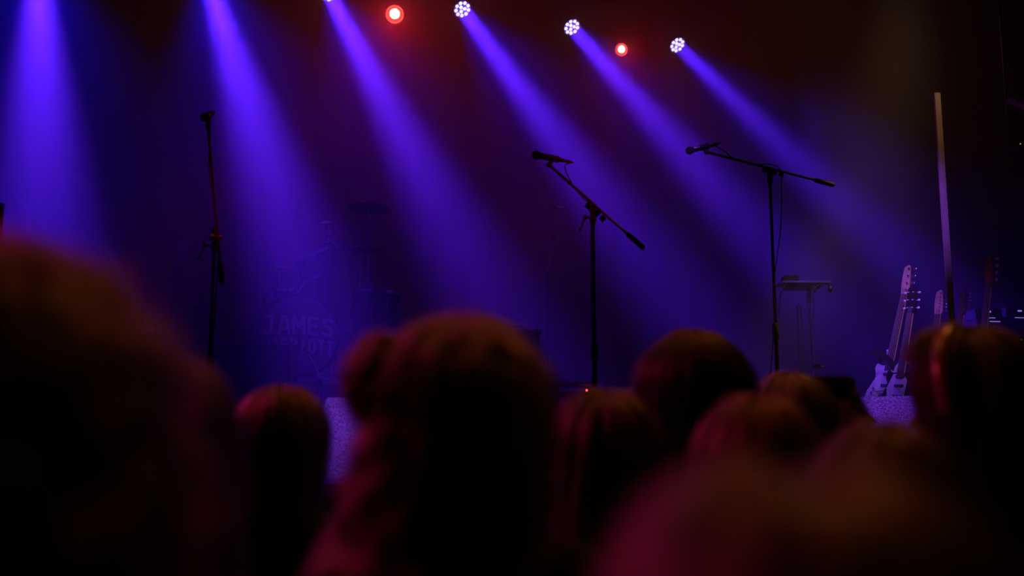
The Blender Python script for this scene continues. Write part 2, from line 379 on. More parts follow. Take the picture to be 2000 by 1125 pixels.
def stand(label, base, joint, tip, tail, clip_at, mic_p, mic_label, cable_pts, grip=True, r=.0105, tee=True, shade=None):
    base, joint, tip, tail, mic_p = map(Vector, (base, joint, tip, tail, mic_p))
    t = thing('microphone_stand', label, 'microphone stand', base, group='microphone stands')
    J, T, E = joint - base, tip - base, tail - base
    up = J - Vector((0, 0, 0)); mid = up * .45
    obj('base', lambda bm: lathe(bm, [(0, 0), (.13, 0), (.13, .012), (.10, .022), (.02, .030), (.016, .05), (0, .05)], Matrix(), 30), M['steel'], t)
    obj('lower_tube', lambda bm: tube(bm, [Vector((0, 0, .02)), mid], r * 1.25, 14), M['steel'], t)
    obj('clutch', lambda bm: lathe(bm, [(r * 1.3, -.05), (r * 1.9, -.04), (r * 2.0, .02), (r * 1.5, .05), (0, .055)], axis_mtx(mid, up), 16), M['rubber'], t)
    obj('upper_tube', lambda bm: tube(bm, [mid, J - up.normalized() * .03], r * .95, 12), M['steel'], t)
    bd = (T - E).normalized()
    obj('boom', lambda bm: tube(bm, [E, T], r * .78, 12), M['steel'], t)
    x = up.normalized().cross(bd)
    if x.length < .1: x = Vector((1, 0, 0))
    x.normalize(); y = bd.cross(x).normalized()
    def clamp(bm):
        tube(bm, [J - bd * .045, J + bd * .05], r * 1.75, 12)
        tube(bm, [J - up.normalized() * .085, J - up.normalized() * .06, J - up.normalized() * .01], [r * 1.2, r * 1.9, r * 1.5], 12)
        tube(bm, [J - x * .03, J + x * .03], r * 1.9, 12)
    obj('boom_clamp', clamp, M['plastic'], t)
    obj('boom_collar', lambda bm: tube(bm, [J - bd * .09, J - bd * .06], r * 1.6, 12), M['plastic'], t)
    if tee:
        side = Vector((-1, -.25, 0)).normalized()
        obj('handle', lambda bm: (tube(bm, [J - Vector((0, 0, .045)), J + side * .05 - Vector((0, 0, .05)), J + side * .075 - Vector((0, 0, .115))], [.007, .007, .0045], 8),
                                  ball(bm, J + side * .077 - Vector((0, 0, .120)), .010), ball(bm, J + side * .045 - Vector((0, 0, .045)), .015)), M['plastic'], t)
    if grip: obj('counterweight', lambda bm: tube(bm, [E - bd * .01, E, E + bd * .115, E + bd * .125], [r * .9, r * 1.45, r * 1.35, r * .8], 14), M['rubber'], t)
    md = (Vector(clip_at) - mic_p).normalized()
    cp = mic_p + md * .10 - base
    def clip(bm):
        tube(bm, [cp - md * .03, cp + md * .035], .0195, 14)
        tube(bm, [cp, cp * .4 + T * .6 + Vector((0, 0, -.004)), T], [.013, .012, .013], 10)
        ball(bm, T, .016)
    obj('clip', clip, M['rubber'], t)
    mo, tailp = mic(mic_p, md, mic_label, body=shade)
    c = obj('cable', lambda bm: tube(bm, bez([tailp] + [Vector(q) for q in cable_pts], 10), .0036, 7), M['rubber'])
    tag(c, 'black cable ' + mic_label.split('microphone', 1)[1].strip().replace('on the', 'from the microphone on the', 1), 'cable', 'microphone cables')
    return t
def floor_under(p): return Vector((p.x, p.y, STAGE))

# left stand, boom pointing steeply up
j = P(420, 462, 5.2)
stand('tall black microphone stand on the left with a nearly upright boom', floor_under(j), j, P(406, 247, 5.42), P(433, 551, 5.1), P(412, 222, 5.52), P(400, 229, 5.40),
      'dark round-headed microphone on the tall left stand',
      [P(410, 232, 5.60), P(411, 262, 5.5), P(408, 330, 5.33), P(419, 400, 5.25), P(422, 440, 5.18), P(426, 500, 5.17), P(420, 600, 5.16), P(417, 720, 5.16), floor_under(j) + Vector((.1, .05, .02))])
# centre stand
j = P(1158, 410, 5.6)
stand('black microphone stand in the middle with a boom sloping down to the right', floor_under(j), j, P(1072, 322, 5.6), P(1256, 484, 5.55), P(1088, 311, 5.6), P(1047, 303, 5.58),
      'dark microphone on the middle stand, pointing left',
      [P(1103, 325, 5.58), P(1118, 360, 5.56), P(1140, 388, 5.56), P(1154, 405, 5.54), P(1154, 470, 5.56), P(1155, 600, 5.56), P(1157, 740, 5.56), floor_under(j) + Vector((-.1, .05, .02))])
# right stand
j = P(1503, 334, 6.2)
stand('black microphone stand on the right with a long nearly level boom', floor_under(j), j, P(1380, 297, 6.2), P(1627, 361, 6.15), P(1376, 287, 6.2), P(1347, 294, 6.18),
      'violet-lit microphone on the right stand, tilted down to the left',
      [P(1398, 285, 6.2), P(1415, 295, 6.18), P(1432, 309, 6.18), P(1470, 322, 6.16), P(1505, 321, 6.16), P(1524, 333, 6.17), P(1526, 370, 6.18), P(1525, 440, 6.2), P(1518, 500, 6.2), P(1511, 560, 6.18), P(1512, 640, 6.17), floor_under(j) + Vector((-.1, .05, .02))], tee=False, shade=M['alu'])

# distant short boom stand behind the middle
def plain_stand(label, pts, mic_a, mic_b, r=.008, matl='steel', mlabel=None, base=None):
    b = base or floor_under(pts[0]); t = thing('microphone_stand', label, 'microphone stand', b, group='microphone stands')
    q = [p - b for p in pts]
    def bs(bm):
        for k in range(3):
            a = 2 * PI * k / 3 + .4
            tube(bm, [Vector((0, 0, .16)), Vector((.24 * math.cos(a), .24 * math.sin(a), .008))], .007, 6)
    obj('base', bs, M[matl], t)
    obj('lower_tube', lambda bm: tube(bm, [Vector((0, 0, .03)), q[0]], r, 10), M[matl], t)
    obj('boom', lambda bm: tube(bm, q, r * .8, 10), M['alu'], t, label='shiny boom arm')
    obj('joint', lambda bm: (ball(bm, q[0], r * 2.2), tube(bm, [q[0] - Vector((.03, 0, 0)), q[0] + Vector((.03, 0, 0))], r * 1.3, 8)), M['plastic'], t)
    obj('collar', lambda bm: tube(bm, [q[0].lerp(q[-1], .55), q[0].lerp(q[-1], .62)], r * 1.7, 8), M['plastic'], t)
    d = mic_b - mic_a
    mic(mic_a, d, mlabel or 'small microphone on ' + label, s=min(1.0, d.length / .2), body=M['alu'])
    return t
plain_stand('thin far stand with a leaning arm behind the middle microphone stand', [P(1069, 534, 8.8), P(1089, 414, 8.8)], P(1081, 404, 8.78), P(1108, 407, 8.8),
            mlabel='small level microphone on the thin far leaning stand')
plain_stand('straight thin stand standing behind the tall left microphone stand', [P(385, 600, 8.4), P(386, 505, 8.4)], P(384, 497, 8.38), P(392, 512, 8.42),
            mlabel='small microphone on the straight thin stand at the left')
plain_stand('short drum microphone stand in front of the riser', [P(627, 742, 6.9), P(612, 708, 6.95), P(603, 693, 7.0)], P(595, 683, 7.0), P(584, 690, 7.03),
            mlabel='small microphone reaching towards the lettered bass drum')

# far left edge: the top of a post
pt = P(-3, 397, 4.9)
t = thing('post', 'dark round post top cut by the left edge of the frame', 'post', floor_under(pt))
obj('pole', lambda bm: tube(bm, [(0, 0, .02), (0, 0, pt.z - STAGE - .02)], .028, 18), M['plastic'], t)
obj('cap', lambda bm: lathe(bm, [(.029, -.03), (.031, -.02), (.031, -.004), (.026, .0), (0, .002)], Matrix.Translation((0, 0, pt.z - STAGE)), 20), M['pearl'], t, label='pale rounded cap')
obj('base', lambda bm: lathe(bm, [(0, 0), (.16, 0), (.16, .015), (.03, .03), (0, .03)], Matrix(), 24), M['steel'], t)

# ------------------------------------------------------------------ drum riser and kit
KM = Matrix.Rotation(ROT, 4, 'Z')
RZ = P(640, 737, 7.9).z
ra, rb = to_ab(P(640, 737, 7.9))
rs = thing('drum_riser', 'black drum riser with a bright metal front edge', 'riser', S(ra + .0, rb + 1.05, STAGE), ROT)
RW, RD, RH = 2.6, 2.1, RZ - STAGE
obj('platform', lambda bm: box(bm, (0, 0, RH - .03), (RW, RD, .06), bev=.004), M['deck'], rs)
obj('front_edge', lambda bm: box(bm, (0, -RD / 2 - .008, RH - .02), (RW, .016, .04), bev=.003), M['alu'], rs, label='bright metal edge strip')
obj('skirt', lambda bm: box(bm, (0, -RD / 2 + .03, RH / 2 - .03), (RW - .06, .02, RH - .07)), M['drape'], rs)
for sx in (-1, 0, 1):
    for sy in (-1, 1):
        obj('leg', lambda bm: tube(bm, [(sx * (RW / 2 - .08), sy * (RD / 2 - .1), 0), (sx * (RW / 2 - .08), sy * (RD / 2 - .1), RH - .05)], .022, 8), M['steel'], rs)

def drum(name, label, c, axis, r, h, front=None, lugs=8, cat='drum', legs=None, rim='chrome', group='drums of the kit'):
    """c: centre of the playing face; axis: from the face into the shell"""
    t = thing(name, label, cat, c, group=group)
    m = axis_mtx((0, 0, 0), axis)
    obj('shell', lambda bm: lathe(bm, [(r, .012), (r, h - .012)], m, 36), M['shell'], t)
    obj('batter_head', lambda bm: lathe(bm, [(0, 0), (r * .97, 0), (r * .985, .006), (0, .006)], m, 36), front or M['skin_drum'], t)
    obj('rear_head', lambda bm: lathe(bm, [(0, h - .006), (r * .985, h - .006), (r * .97, h), (0, h)], m, 36), M['skin_drum'], t)
    for z in (0, h):
        s = -1 if z == 0 else 1
        obj('hoop', lambda bm: lathe(bm, [(r * .99, z - s * .018), (r * 1.045, z - s * .018), (r * 1.045, z + s * .008), (r * .99, z + s * .008), (r * .99, z - s * .018)], m, 36), M[rim], t)
    for k in range(lugs):
        a = 2 * PI * k / lugs + .2
        def lug(bm):
            mm = m @ Matrix.Rotation(a, 4, 'Z')
            tube(bm, [mm @ Vector((r * 1.03, 0, -.006)), mm @ Vector((r * 1.03, 0, h * .35))], .004, 6)
            box(bm, (r * 1.02, 0, h * .38), (.018, .018, .05), mm, .004)
            ball(bm, (r * 1.03, 0, -.008), .007, mm, 8, 6)
        obj('lug', lug, M['chrome'], t)
    if legs:
        for q0, q1 in legs: obj('leg', lambda bm: tube(bm, [Vector(q0) - Vector(c), Vector(q1) - Vector(c)], .007, 8), M['chrome'], t)
    return t
KC = P(583, 655, 8.15)
kz = max(KC.z, RZ + .345); KC.z = kz
kr = .335
bd_ax = EY.copy()
kick = drum('bass_drum', 'black bass drum with two lines of block lettering on its front', KC, bd_ax, kr, .42, M['kick'], 10, rim='black_gloss',
            legs=[(KC + EX * .3 + EY * .1 - Vector((0, 0, .12)), Vector(((KC + EX * .42).x, (KC + EX * .42).y, RZ + .005))), (KC - EX * .3 + EY * .1 - Vector((0, 0, .12)), Vector(((KC - EX * .42).x, (KC - EX * .42).y, RZ + .005)))])
GLYPH = {   # strokes of heavy block capitals on a 1 x 1 field
    'J': [((.35, 1), (.95, 1)), ((.68, 1), (.68, .22)), ((.68, .2), (.5, .1), (.25, .12), (.12, .32))],
    'A': [((.08, 0), (.42, 1)), ((.58, 1), (.92, 0)), ((.38, .93), (.62, .93)), ((.25, .30), (.75, .30))],
    'M': [((.10, 0), (.10, 1)), ((.90, 0), (.90, 1)), ((.12, .95), (.5, .35)), ((.88, .95), (.5, .35))],
    'E': [((.16, 0), (.16, 1)), ((.16, .92), (.9, .92)), ((.16, .5), (.8, .5)), ((.16, .08), (.9, .08))],
    'S': [((.88, .84), (.6, .93), (.28, .88), (.18, .70), (.35, .54), (.66, .46), (.82, .30), (.70, .10), (.4, .07), (.12, .16))],
    'R': [((.16, 0), (.16, 1)), ((.16, .92), (.66, .92), (.84, .74), (.66, .50), (.16, .48)), ((.5, .48), (.88, 0))],
    'I': [((.5, 0), (.5, 1))],
    'O': [((.5, .93), (.2, .82), (.14, .5), (.2, .18), (.5, .07), (.8, .18), (.86, .5), (.8, .82), (.5, .93))],
    'T': [((.5, 0), (.5, 1)), ((.08, .92), (.92, .92))],
}
def lettering(txt, width, height, zoff):
    cw = width / len(txt); sw = height * .085
    def place(x, z): return EX * x + Vector((0, 0, z - .25 * x * x)) - EY * .0016
    def fn(bm):
        for k, ch in enumerate(txt):
            x0 = -width / 2 + cw * k + cw * .07
            for st_ in GLYPH[ch]:
                q = [(x0 + a * cw * .86, zoff + b * height) for a, b in st_]
                for (xa, za), (xb, zb) in zip(q, q[1:]):
                    dx, dz = xb - xa, zb - za; l_ = math.hypot(dx, dz) or 1; ux, uz = dx / l_, dz / l_; nx, nz = -uz * sw, ux * sw
                    e_ = sw * (.0 if len(q) == 2 else .5); xa -= ux * e_; za -= uz * e_; xb += ux * e_; zb += uz * e_
                    vs_ = [bm.verts.new(place(px_, pz_)) for px_, pz_ in ((xa + nx, za + nz), (xb + nx, zb + nz), (xb - nx, zb - nz), (xa - nx, za - nz))]
                    bm.faces.new(vs_)
    o = obj('lettering', fn, M['print_'], kick, smooth=False)
    o['label'] = 'pale block lettering, ' + ('upper line' if zoff > 0 else 'lower line')
    return o
lettering('JAMES', .60, .155, .010)
lettering('MARRIOTT', .60, .125, -.145)

def on_riser(p): return Vector((p.x, p.y, RZ + .002))
def tripod_stand(bm, top, foot, r=.009, spread=.26):
    tube(bm, [foot + Vector((0, 0, .10)), top], r, 10)
    for k in range(3):
        a = 2 * PI * k / 3 + .3
        tube(bm, [foot + Vector((0, 0, .34)), foot + Vector((spread * math.cos(a), spread * math.sin(a), .012))], r * .8, 6)
def cymbal(label, p, r, tilt, foot=None, pole_label=None):
    f = on_riser(p) if foot is None else foot
    t = thing('cymbal', label, 'cymbal', f, group='cymbals of the kit')
    d = p - f; m = Matrix.Translation(d) @ Matrix.Rotation(tilt[0], 4, 'X') @ Matrix.Rotation(tilt[1], 4, 'Y')
    obj('plate', lambda bm: lathe(bm, [(0, .024), (.018, .023), (.035, .012), (.05, .007), (r * .7, .001), (r, -.012), (r, -.0135), (.05, .005), (0, .018)], m, 40), M['cymbal'], t)
    obj('wing_nut', lambda bm: (tube(bm, [m @ Vector((0, 0, .0)), m @ Vector((0, 0, .05))], .005, 8), box(bm, (0, 0, .048), (.03, .008, .012), m, .002)), M['chrome'], t)
    obj('felt', lambda bm: lathe(bm, [(0, .022), (.016, .022), (.016, .034), (0, .034)], m, 12), M['rubber'], t)
    obj('stand', lambda bm: tripod_stand(bm, d, Vector((0, 0, 0))), M['chrome'], t)
    obj('height_clamp', lambda bm: (tube(bm, [d * .55 - Vector((0, 0, .03)), d * .55 + Vector((0, 0, .03))], .015, 10), box(bm, d * .55 + Vector((.028, 0, 0)), (.035, .01, .02), bev=.002)), M['chrome'], t)
    return t
cymbal('high thin crash cymbal, topmost at the right of the drum kit', P(721, 405, 8.6), .19, (R(-4), R(2)))
cymbal('lower ride cymbal under the high crash at the right of the kit', P(704, 485, 8.3), .20, (R(2), R(0)))
cymbal('small cymbal at the left of the kit, above the snare', P(547, 524, 9.0), .13, (R(4), R(-6)))
drum('rack_tom', 'tilted rack tom with a sparkling chrome rim above the bass drum', P(607, 497, 8.45), Vector((.45, .25, -1)), .16, .2)
t = thing('tom_holder', 'chrome tom holder post rising from the bass drum', 'holder', KC + EY * .2 + Vector((0, 0, kr)))
hb = Vector(t.location)
obj('post', lambda bm: tube(bm, rel(t, hb, hb.lerp(P(612, 520, 8.55), .8), P(612, 520, 8.55)), .011, 10), M['chrome'], t)
obj('bracket', lambda bm: box(bm, P(612, 518, 8.55) - hb, (.05, .05, .06), bev=.006), M['chrome'], t)
sn = P(548, 566, 8.35)
drum('snare_drum', 'shallow chrome-rimmed snare drum at the left of the lettered bass drum', sn, Vector((.06, .1, -1)), .15, .13)
t = thing('snare_stand', 'folding snare stand left of the lettered bass drum', 'drum stand', on_riser(sn))
obj('stand', lambda bm: tripod_stand(bm, sn - t.location - Vector((0, 0, .15)), Vector((0, 0, 0)), .009, .2), M['chrome'], t)
obj('basket', lambda bm: [tube(bm, [sn - t.location - Vector((0, 0, .17)), sn - t.location + Vector((.14 * math.cos(a), .14 * math.sin(a), -.135))], .006, 6) for a in (0, 2.1, 4.2)], M['chrome'], t)
ft = P(735, 572, 8.3)
drum('floor_tom', 'large dark floor tom at the right of the bass drum', ft, Vector((-.03, .02, -1)), .20, .38,
     legs=[(ft + Vector((.21 * math.cos(a), .21 * math.sin(a), -.15)), Vector((ft.x + .22 * math.cos(a), ft.y + .22 * math.sin(a), RZ + .003))) for a in (.5, 2.6, 4.7)])
# percussion cluster with a bright lens-shaped top
pc = P(636, 434, 8.9)
t = thing('percussion_stand', 'dark percussion stand topped by a small bright splash plate', 'stand', on_riser(pc))
q = pc - t.location
obj('pole', lambda bm: tripod_stand(bm, q, Vector((0, 0, 0)), .010), M['chrome'], t)
obj('splash_plate', lambda bm: lathe(bm, [(0, .012), (.012, .011), (.05, -.002), (.05, -.004), (0, .006)], Matrix.Translation(q) @ Matrix.Rotation(R(18), 4, 'X'), 24), M['pearl'], t)
for k, (dx, dz, rr) in enumerate(((.03, -.09, .035), (.045, -.17, .045), (.09, -.22, .03))):
    obj('bell', lambda bm: lathe(bm, [(.012, .03), (rr * .7, .02), (rr, -.03), (rr * .9, -.03), (rr * .6, .015), (0, .02)], Matrix.Translation(q + Vector((dx, 0, dz))), 16), M['chrome'], t)
    obj('bell_arm', lambda bm: tube(bm, [q + Vector((0, 0, dz + .02)), q + Vector((dx, 0, dz + .03))], .005, 6), M['chrome'], t)
t = thing('drum_throne', 'round black drum stool behind the kit', 'stool', on_riser(P(650, 600, 9.2)))
obj('seat', lambda bm: lathe(bm, [(0, .44), (.15, .44), (.17, .47), (.16, .52), (0, .53)], Matrix(), 28), M['rubber'], t)
obj('stand', lambda bm: tripod_stand(bm, Vector((0, 0, .45)), Vector((0, 0, 0)), .013), M['chrome'], t)
kp = on_riser(KC + EX * .02 + EY * .62)
t = thing('kick_pedal', 'chrome bass drum pedal behind the lettered drum', 'pedal', kp, ROT)
obj('footboard', lambda bm: box(bm, (0, .1, .05), (.09, .28, .012), Matrix.Rotation(R(12), 4, 'X'), .003), M['chrome'], t)
obj('frame', lambda bm: (tube(bm, [(-.05, -.08, 0), (-.05, -.08, .22), (.05, -.08, .22), (.05, -.08, 0)], .007, 8),), M['chrome'], t)
obj('beater', lambda bm: (tube(bm, [(0, -.08, .2), (0, -.15, .36)], .004, 6), ball(bm, (0, -.15, .37), .025)), M['rubber'], t)

# low cabinet in front of the riser, left
def panel_box(name, label, cat, c, s, rot, split=None, matl='tolex', front='cloth_grille', group=None):
    t = thing(name, label, cat, c, rot, group)
    X, Y, Z = s
    obj('case', lambda bm: box(bm, (0, 0, Z / 2), (X, Y, Z), bev=.012), M[matl], t)
    for z in (.014, Z - .014): obj('trim', lambda bm: box(bm, (0, -Y / 2 - .006, z), (X - .01, .02, .022), bev=.003), M['alu'], t)
    rows = split or [(0.06, .94)]
    for a, b in rows:
        obj('front_panel', lambda bm: box(bm, (0, -Y / 2 - .006, Z * (a + b) / 2), (X * .92, .012, Z * (b - a)), bev=.003), M[front], t)
    for sx in (-1, 1):
        for z in (0.0, Z):
            obj('corner', lambda bm: box(bm, (sx * (X / 2 - .02), -Y / 2 + .01, z + (.02 if z == 0 else -.02)), (.05, .05, .05), bev=.01), M['plastic'], t)
    obj('handle', lambda bm: tube(bm, bez([(-.09, 0, Z), (-.06, 0, Z + .035), (.06, 0, Z + .035), (.09, 0, Z)], 6), .008, 8), M['rubber'], t)
    return t
c = P(500, 672, 7.3)
panel_box('equipment_case', 'low wide case with a metal top edge left of the lettered drum', 'case', Vector((c.x, c.y, STAGE)), (.56, .4, c.z - STAGE), ROT * .2, [(.08, .50), (.54, .92)])
# amplifier with pale carpeted corner behind the curly head
c = P(1003, 648, 6.8)
panel_box('guitar_amplifier', 'carpeted cabinet partly hidden by the curly-haired person in the middle', 'amplifier', Vector((c.x, c.y, STAGE)), (.3, .34, c.z - STAGE), ROT * .5, matl='carpet')
# small effects table with a red power light behind the middle stand
c = P(1118, 748, 6.4)
t = thing('equipment_table', 'small low table of gear with a red power light, by the middle stand', 'table', Vector((c.x, c.y, STAGE)), 0)
hgt = c.z - STAGE
obj('top', lambda bm: box(bm, (0, 0, hgt - .012), (.23, .3, .024), bev=.003), M['alu'], t)
for sx in (-1, 1):
    for sy in (-1, 1): obj('leg', lambda bm: tube(bm, [(sx * .1, sy * .13, 0), (sx * .1, sy * .13, hgt - .02)], .01, 8), M['steel'], t)
obj('shelf', lambda bm: box(bm, (0, 0, hgt - .085), (.2, .26, .05), bev=.004), M['plastic'], t)
e = P(1146, 762, 6.2) - t.location
obj('power_light', lambda bm: ball(bm, e, .0075), M['redled'], t, label='red power light')
obj('light_bracket', lambda bm: box(bm, e + Vector((0, .03, -.012)), (.02, .05, .012)), M['plastic'], t)

# ------------------------------------------------------------------ stage monitors (wedges)
def wedge(label, c, rot, s=1.0):
    t = thing('stage_monitor', label, 'monitor speaker', c, rot, 'floor monitors')
    X, Yd, Z = .60 * s, .42 * s, .37 * s
    side = [(-Yd / 2, 0), (Yd / 2, 0), (Yd / 2, .10 * s), (.02 * s, Z), (-.05 * s, Z)]
    mt = Matrix.Rotation(PI / 2, 4, 'Z')
    obj('cabinet', lambda bm: prism(bm, side, -X / 2, X / 2, mt, .008), M['carpet'], t)
    def grille(bm):
        a = Vector((0, Yd / 2, .10 * s)); b = Vector((0, .02 * s, Z)); mdl = (a + b) / 2; d = b - a
        n = Vector((0, d.z, -d.y)).normalized()
        m = Matrix(((1, 0, 0, mdl.x), (0, d.normalized().y, n.y, mdl.y + n.y * .008), (0, d.normalized().z, n.z, mdl.z + n.z * .008), (0, 0, 0, 1)))
        box(bm, (0, 0, 0), (X - .05, d.length - .04, .012), m, .003)
    obj('grille', grille, M['steel'], t)
    for sx in (-1, 1):
        obj('handle', lambda bm: box(bm, (sx * (X / 2 + .004), -.03 * s, .16 * s), (.012, .12, .035), bev=.004), M['plastic'], t)
    obj('foot', lambda bm: [box(bm, (sx * (X / 2 - .06), sy * (Yd / 2 - .06), .004), (.05, .05, .012)) for sx in (-1, 1) for sy in (-1, 1)], M['rubber'], t)
    return t
c = P(690, 774, 4.85); wedge('carpeted stage monitor between the short-haired head and the curly head', Vector((c.x + .15, c.y + .1, STAGE)), R(-20), (c.z - STAGE) / .37)
c = P(1722, 774, 5.7); wedge('brightly lit carpeted stage monitor below the guitars', Vector((c.x + .0, c.y + .1, STAGE)), R(-38), (c.z - STAGE) / .37)

# ------------------------------------------------------------------ column stand with small tray (right of centre)
c = P(1566, 553, 7.6); f0 = floor_under(P(1582, 640, 7.6))
t = thing('tray_stand', 'thin column stand carrying a level tray of small gear, by the right microphone stand', 'stand', f0)
q = c - f0
obj('tray', lambda bm: box(bm, q + Vector((0, 0, -.008)), (.37, .26, .016), Matrix.Rotation(R(0), 4, 'Z'), .003), M['alu'], t)
obj('tray_underside', lambda bm: (box(bm, q + Vector((.0, .02, -.03)), (.26, .16, .03), bev=.006), tube(bm, [q + Vector((.05, 0, -.04)), Vector((0, 0, q.z - .18))], .016, 10)), M['plastic'], t)
obj('column', lambda bm: tube(bm, [(0, 0, .05), (0, 0, q.z - .19)], .011, 12), M['chrome'], t)
obj('column_sleeve', lambda bm: tube(bm, [(-.055, .05, .05), (-.065, .05, q.z - .17)], .02, 12), M['plastic'], t)
obj('clamp', lambda bm: (box(bm, (.035, 0, P(1590, 716, 7.6).z - STAGE), (.06, .04, .035), bev=.004), tube(bm, [(.06, 0, .0 + P(1590, 716, 7.6).z - STAGE), (.1, 0, P(1590, 716, 7.6).z - STAGE)], .006, 8)), M['chrome'], t)
obj('base', lambda bm: [tube(bm, [(0, 0, .14), (.26 * math.cos(a), .26 * math.sin(a), .01)], .01, 8) for a in (.3, 2.4, 4.5)], M['steel'], t)
g = thing('pedal_unit', 'small dark unit with metal knobs lying on the level tray', 'effects unit', P(1543, 549, 7.6))
obj('body', lambda bm: box(bm, (0, 0, .018), (.12, .09, .034), bev=.004), M['plastic'], g)
for k in range(4): obj('knob', lambda bm: lathe(bm, [(0, .034), (.008, .034), (.007, .05), (0, .051)], Matrix.Translation((-.04 + .027 * k, -.01, 0)), 10), M['chrome'], g)
for k, (a, b, cc) in enumerate((((1534, 556), (1528, 567), (1524, 578)), ((1600, 556), (1590, 564), (1588, 580)))):
    o = obj('cable', lambda bm: tube(bm, bez([P(*a, 7.48), P(*b, 7.46), P(*cc, 7.47)] + ([P(1522, 620, 7.5)] if k == 0 else [P(1590, 600, 7.5), P(1586, 640, 7.52)]), 8), .004, 6), M['rubber'])
    tag(o, ['short cable hanging from the left of the level tray', 'cable looping down from the right of the level tray'][k], 'cable')
hp = P(1606, 562, 7.5)
g = thing('headphones', 'small headphones hung at the right end of the level tray', 'headphones', hp)
obj('band', lambda bm: tube(bm, [(.05 * math.cos(a), 0, .05 * math.sin(a)) for a in [PI * k / 12 for k in range(13)]], .005, 6), M['plastic'], g)
for sx in (-1, 1): obj('ear_cup', lambda bm: lathe(bm, [(0, 0), (.028, 0), (.03, .012), (.02, .022), (0, .024)], axis_mtx((sx * .05, 0, -.01), (sx, 0, 0)), 14), M['plastic'], g)

# ------------------------------------------------------------------ guitars in a rack
def smooth_outline(pts, n=5):
    q = [Vector((x, 0, z)) for x, z in pts]; m = len(q); out = []
    for i in range(m):
        a, b, c, d = q[i - 1], q[i], q[(i + 1) % m], q[(i + 2) % m]
        for k in range(n):
            t_ = k / n
            v = .5 * ((2 * b) + (c - a) * t_ + (2 * a - 5 * b + 4 * c - d) * t_ * t_ + (3 * b - a - 3 * c + d) * t_ ** 3)
            out.append((v.x, v.z))
    return out
def guitar(label, tip, axis, face, L, finish, pegs='one_side', n=6, headcol='maple', neck='maple', group='guitars on the rack'):
    axis = Vector(axis).normalized(); face = Vector(face); face = (face - axis * face.dot(axis)).normalized()
    X = axis.cross(face).normalized() * -1                   # local x, y=-face, z=axis
    X = face.cross(axis).normalized()
    m = Matrix(((X.x, -face.x, axis.x, 0), (X.y, -face.y, axis.y, 0), (X.z, -face.z, axis.z, 0), (0, 0, 0, 1)))
    b = Vector(tip) - axis * L
    m.translation = b
    t = thing('electric_guitar' if n == 6 else 'bass_guitar', label, 'guitar', group=group, mtx=m)
    s = L / (1.0 if n == 6 else 1.16); nl = L - .20 * (1 if n == 6 else 1.15)
    out = smooth_outline([(-.02, 0), (-.11, .015), (-.165, .08), (-.15, .17), (-.112, .235), (-.125, .31), (-.15, .385), (-.125, .41), (-.075, .37), (-.035, .345),
                          (.035, .345), (.07, .345), (.11, .36), (.125, .325), (.108, .25), (.135, .175), (.165, .09), (.12, .02), (.03, 0)])
    obj('body', lambda bm: prism(bm, [(x * s, z * s) for x, z in out], -.021, .021, Matrix(), .007), finish, t)
    obj('pickguard', lambda bm: prism(bm, [(x * s, z * s) for x, z in ((-.05, .15), (.08, .13), (.10, .22), (.06, .33), (-.02, .335), (-.06, .28))], -.0245, -.0215), M['pearl'], t)
    obj('neck', lambda bm: prism(bm, [(-.028, .33 * s), (.028, .33 * s), (.021, nl), (-.021, nl)], -.030, -.006, Matrix(), .006), M[neck], t)
    obj('fretboard', lambda bm: prism(bm, [(-.027, .30 * s), (.027, .30 * s), (.021, nl), (-.021, nl)], -.036, -.030), M['rose'], t)
    hs = [(-.021, nl), (.021, nl), (.034, nl + .03), (.030, L - .03), (.008, L), (-.022, L - .005), (-.036, nl + .05)] if pegs == 'one_side' else [(-.021, nl), (.021, nl), (.040, nl + .04), (.036, L - .01), (0, L), (-.036, L - .01), (-.040, nl + .04)]
    hm = Matrix.Translation((0, 0, nl)) @ Matrix.Rotation(R(8), 4, 'X') @ Matrix.Translation((0, 0, -nl))
    obj('headstock', lambda bm: prism(bm, smooth_outline(hs, 4), -.026, -.010, hm, .003), M[headcol], t)
    for k in range(n):
        if pegs == 'one_side': sx, z = -1, nl + .035 + (L - nl - .06) * k / (n - 1)
        else: sx, z = (-1 if k % 2 else 1), nl + .045 + (L - nl - .08) * (k // 2) / (n / 2 - 1)
        def peg(bm):
            big = 1.5 if n == 4 else 1.0
            tube(bm, [hm @ Vector((sx * .02, -.028, z)), hm @ Vector((sx * .02, -.042, z))], .0045 * big, 8)
            tube(bm, [hm @ Vector((sx * .03, -.016, z)), hm @ Vector((sx * .052, -.016, z))], .003, 6)
            ball(bm, (sx * .060, -.016, z), (.011 * big, .005, .010 * big), hm, 10, 7)
        obj('tuning_peg', peg, M['chrome'] if pegs == 'one_side' else M['pearl'], t)
    for z in ((.16, .24, .31) if n == 6 else (.18, .27)):
        obj('pickup', lambda bm: box(bm, (0, -.027, z * s), (.075, .012, .02), bev=.003), M['plastic'], t)
    obj('bridge', lambda bm: box(bm, (0, -.026, .10 * s), (.08, .014, .03), bev=.003), M['chrome'], t)
    for k in range(n):
        x0 = (k / (n - 1) - .5)
        obj('string', lambda bm: tube(bm, [(x0 * .055, -.040, .10 * s), (x0 * .034, -.0395, nl), (x0 * .03, -.036, nl + .05)], .0008 if n == 6 else .0014, 4), M['alu'], t)
    for k in range(3): obj('control_knob', lambda bm: lathe(bm, [(0, 0), (.010, 0), (.009, .014), (0, .015)], axis_mtx((.09 * s + .012 * k, -.024, (.15 - .035 * k) * s), (0, -1, 0)), 10), M['chrome'], t)
    return t
FACE = Vector((-.80, -.58, .25))
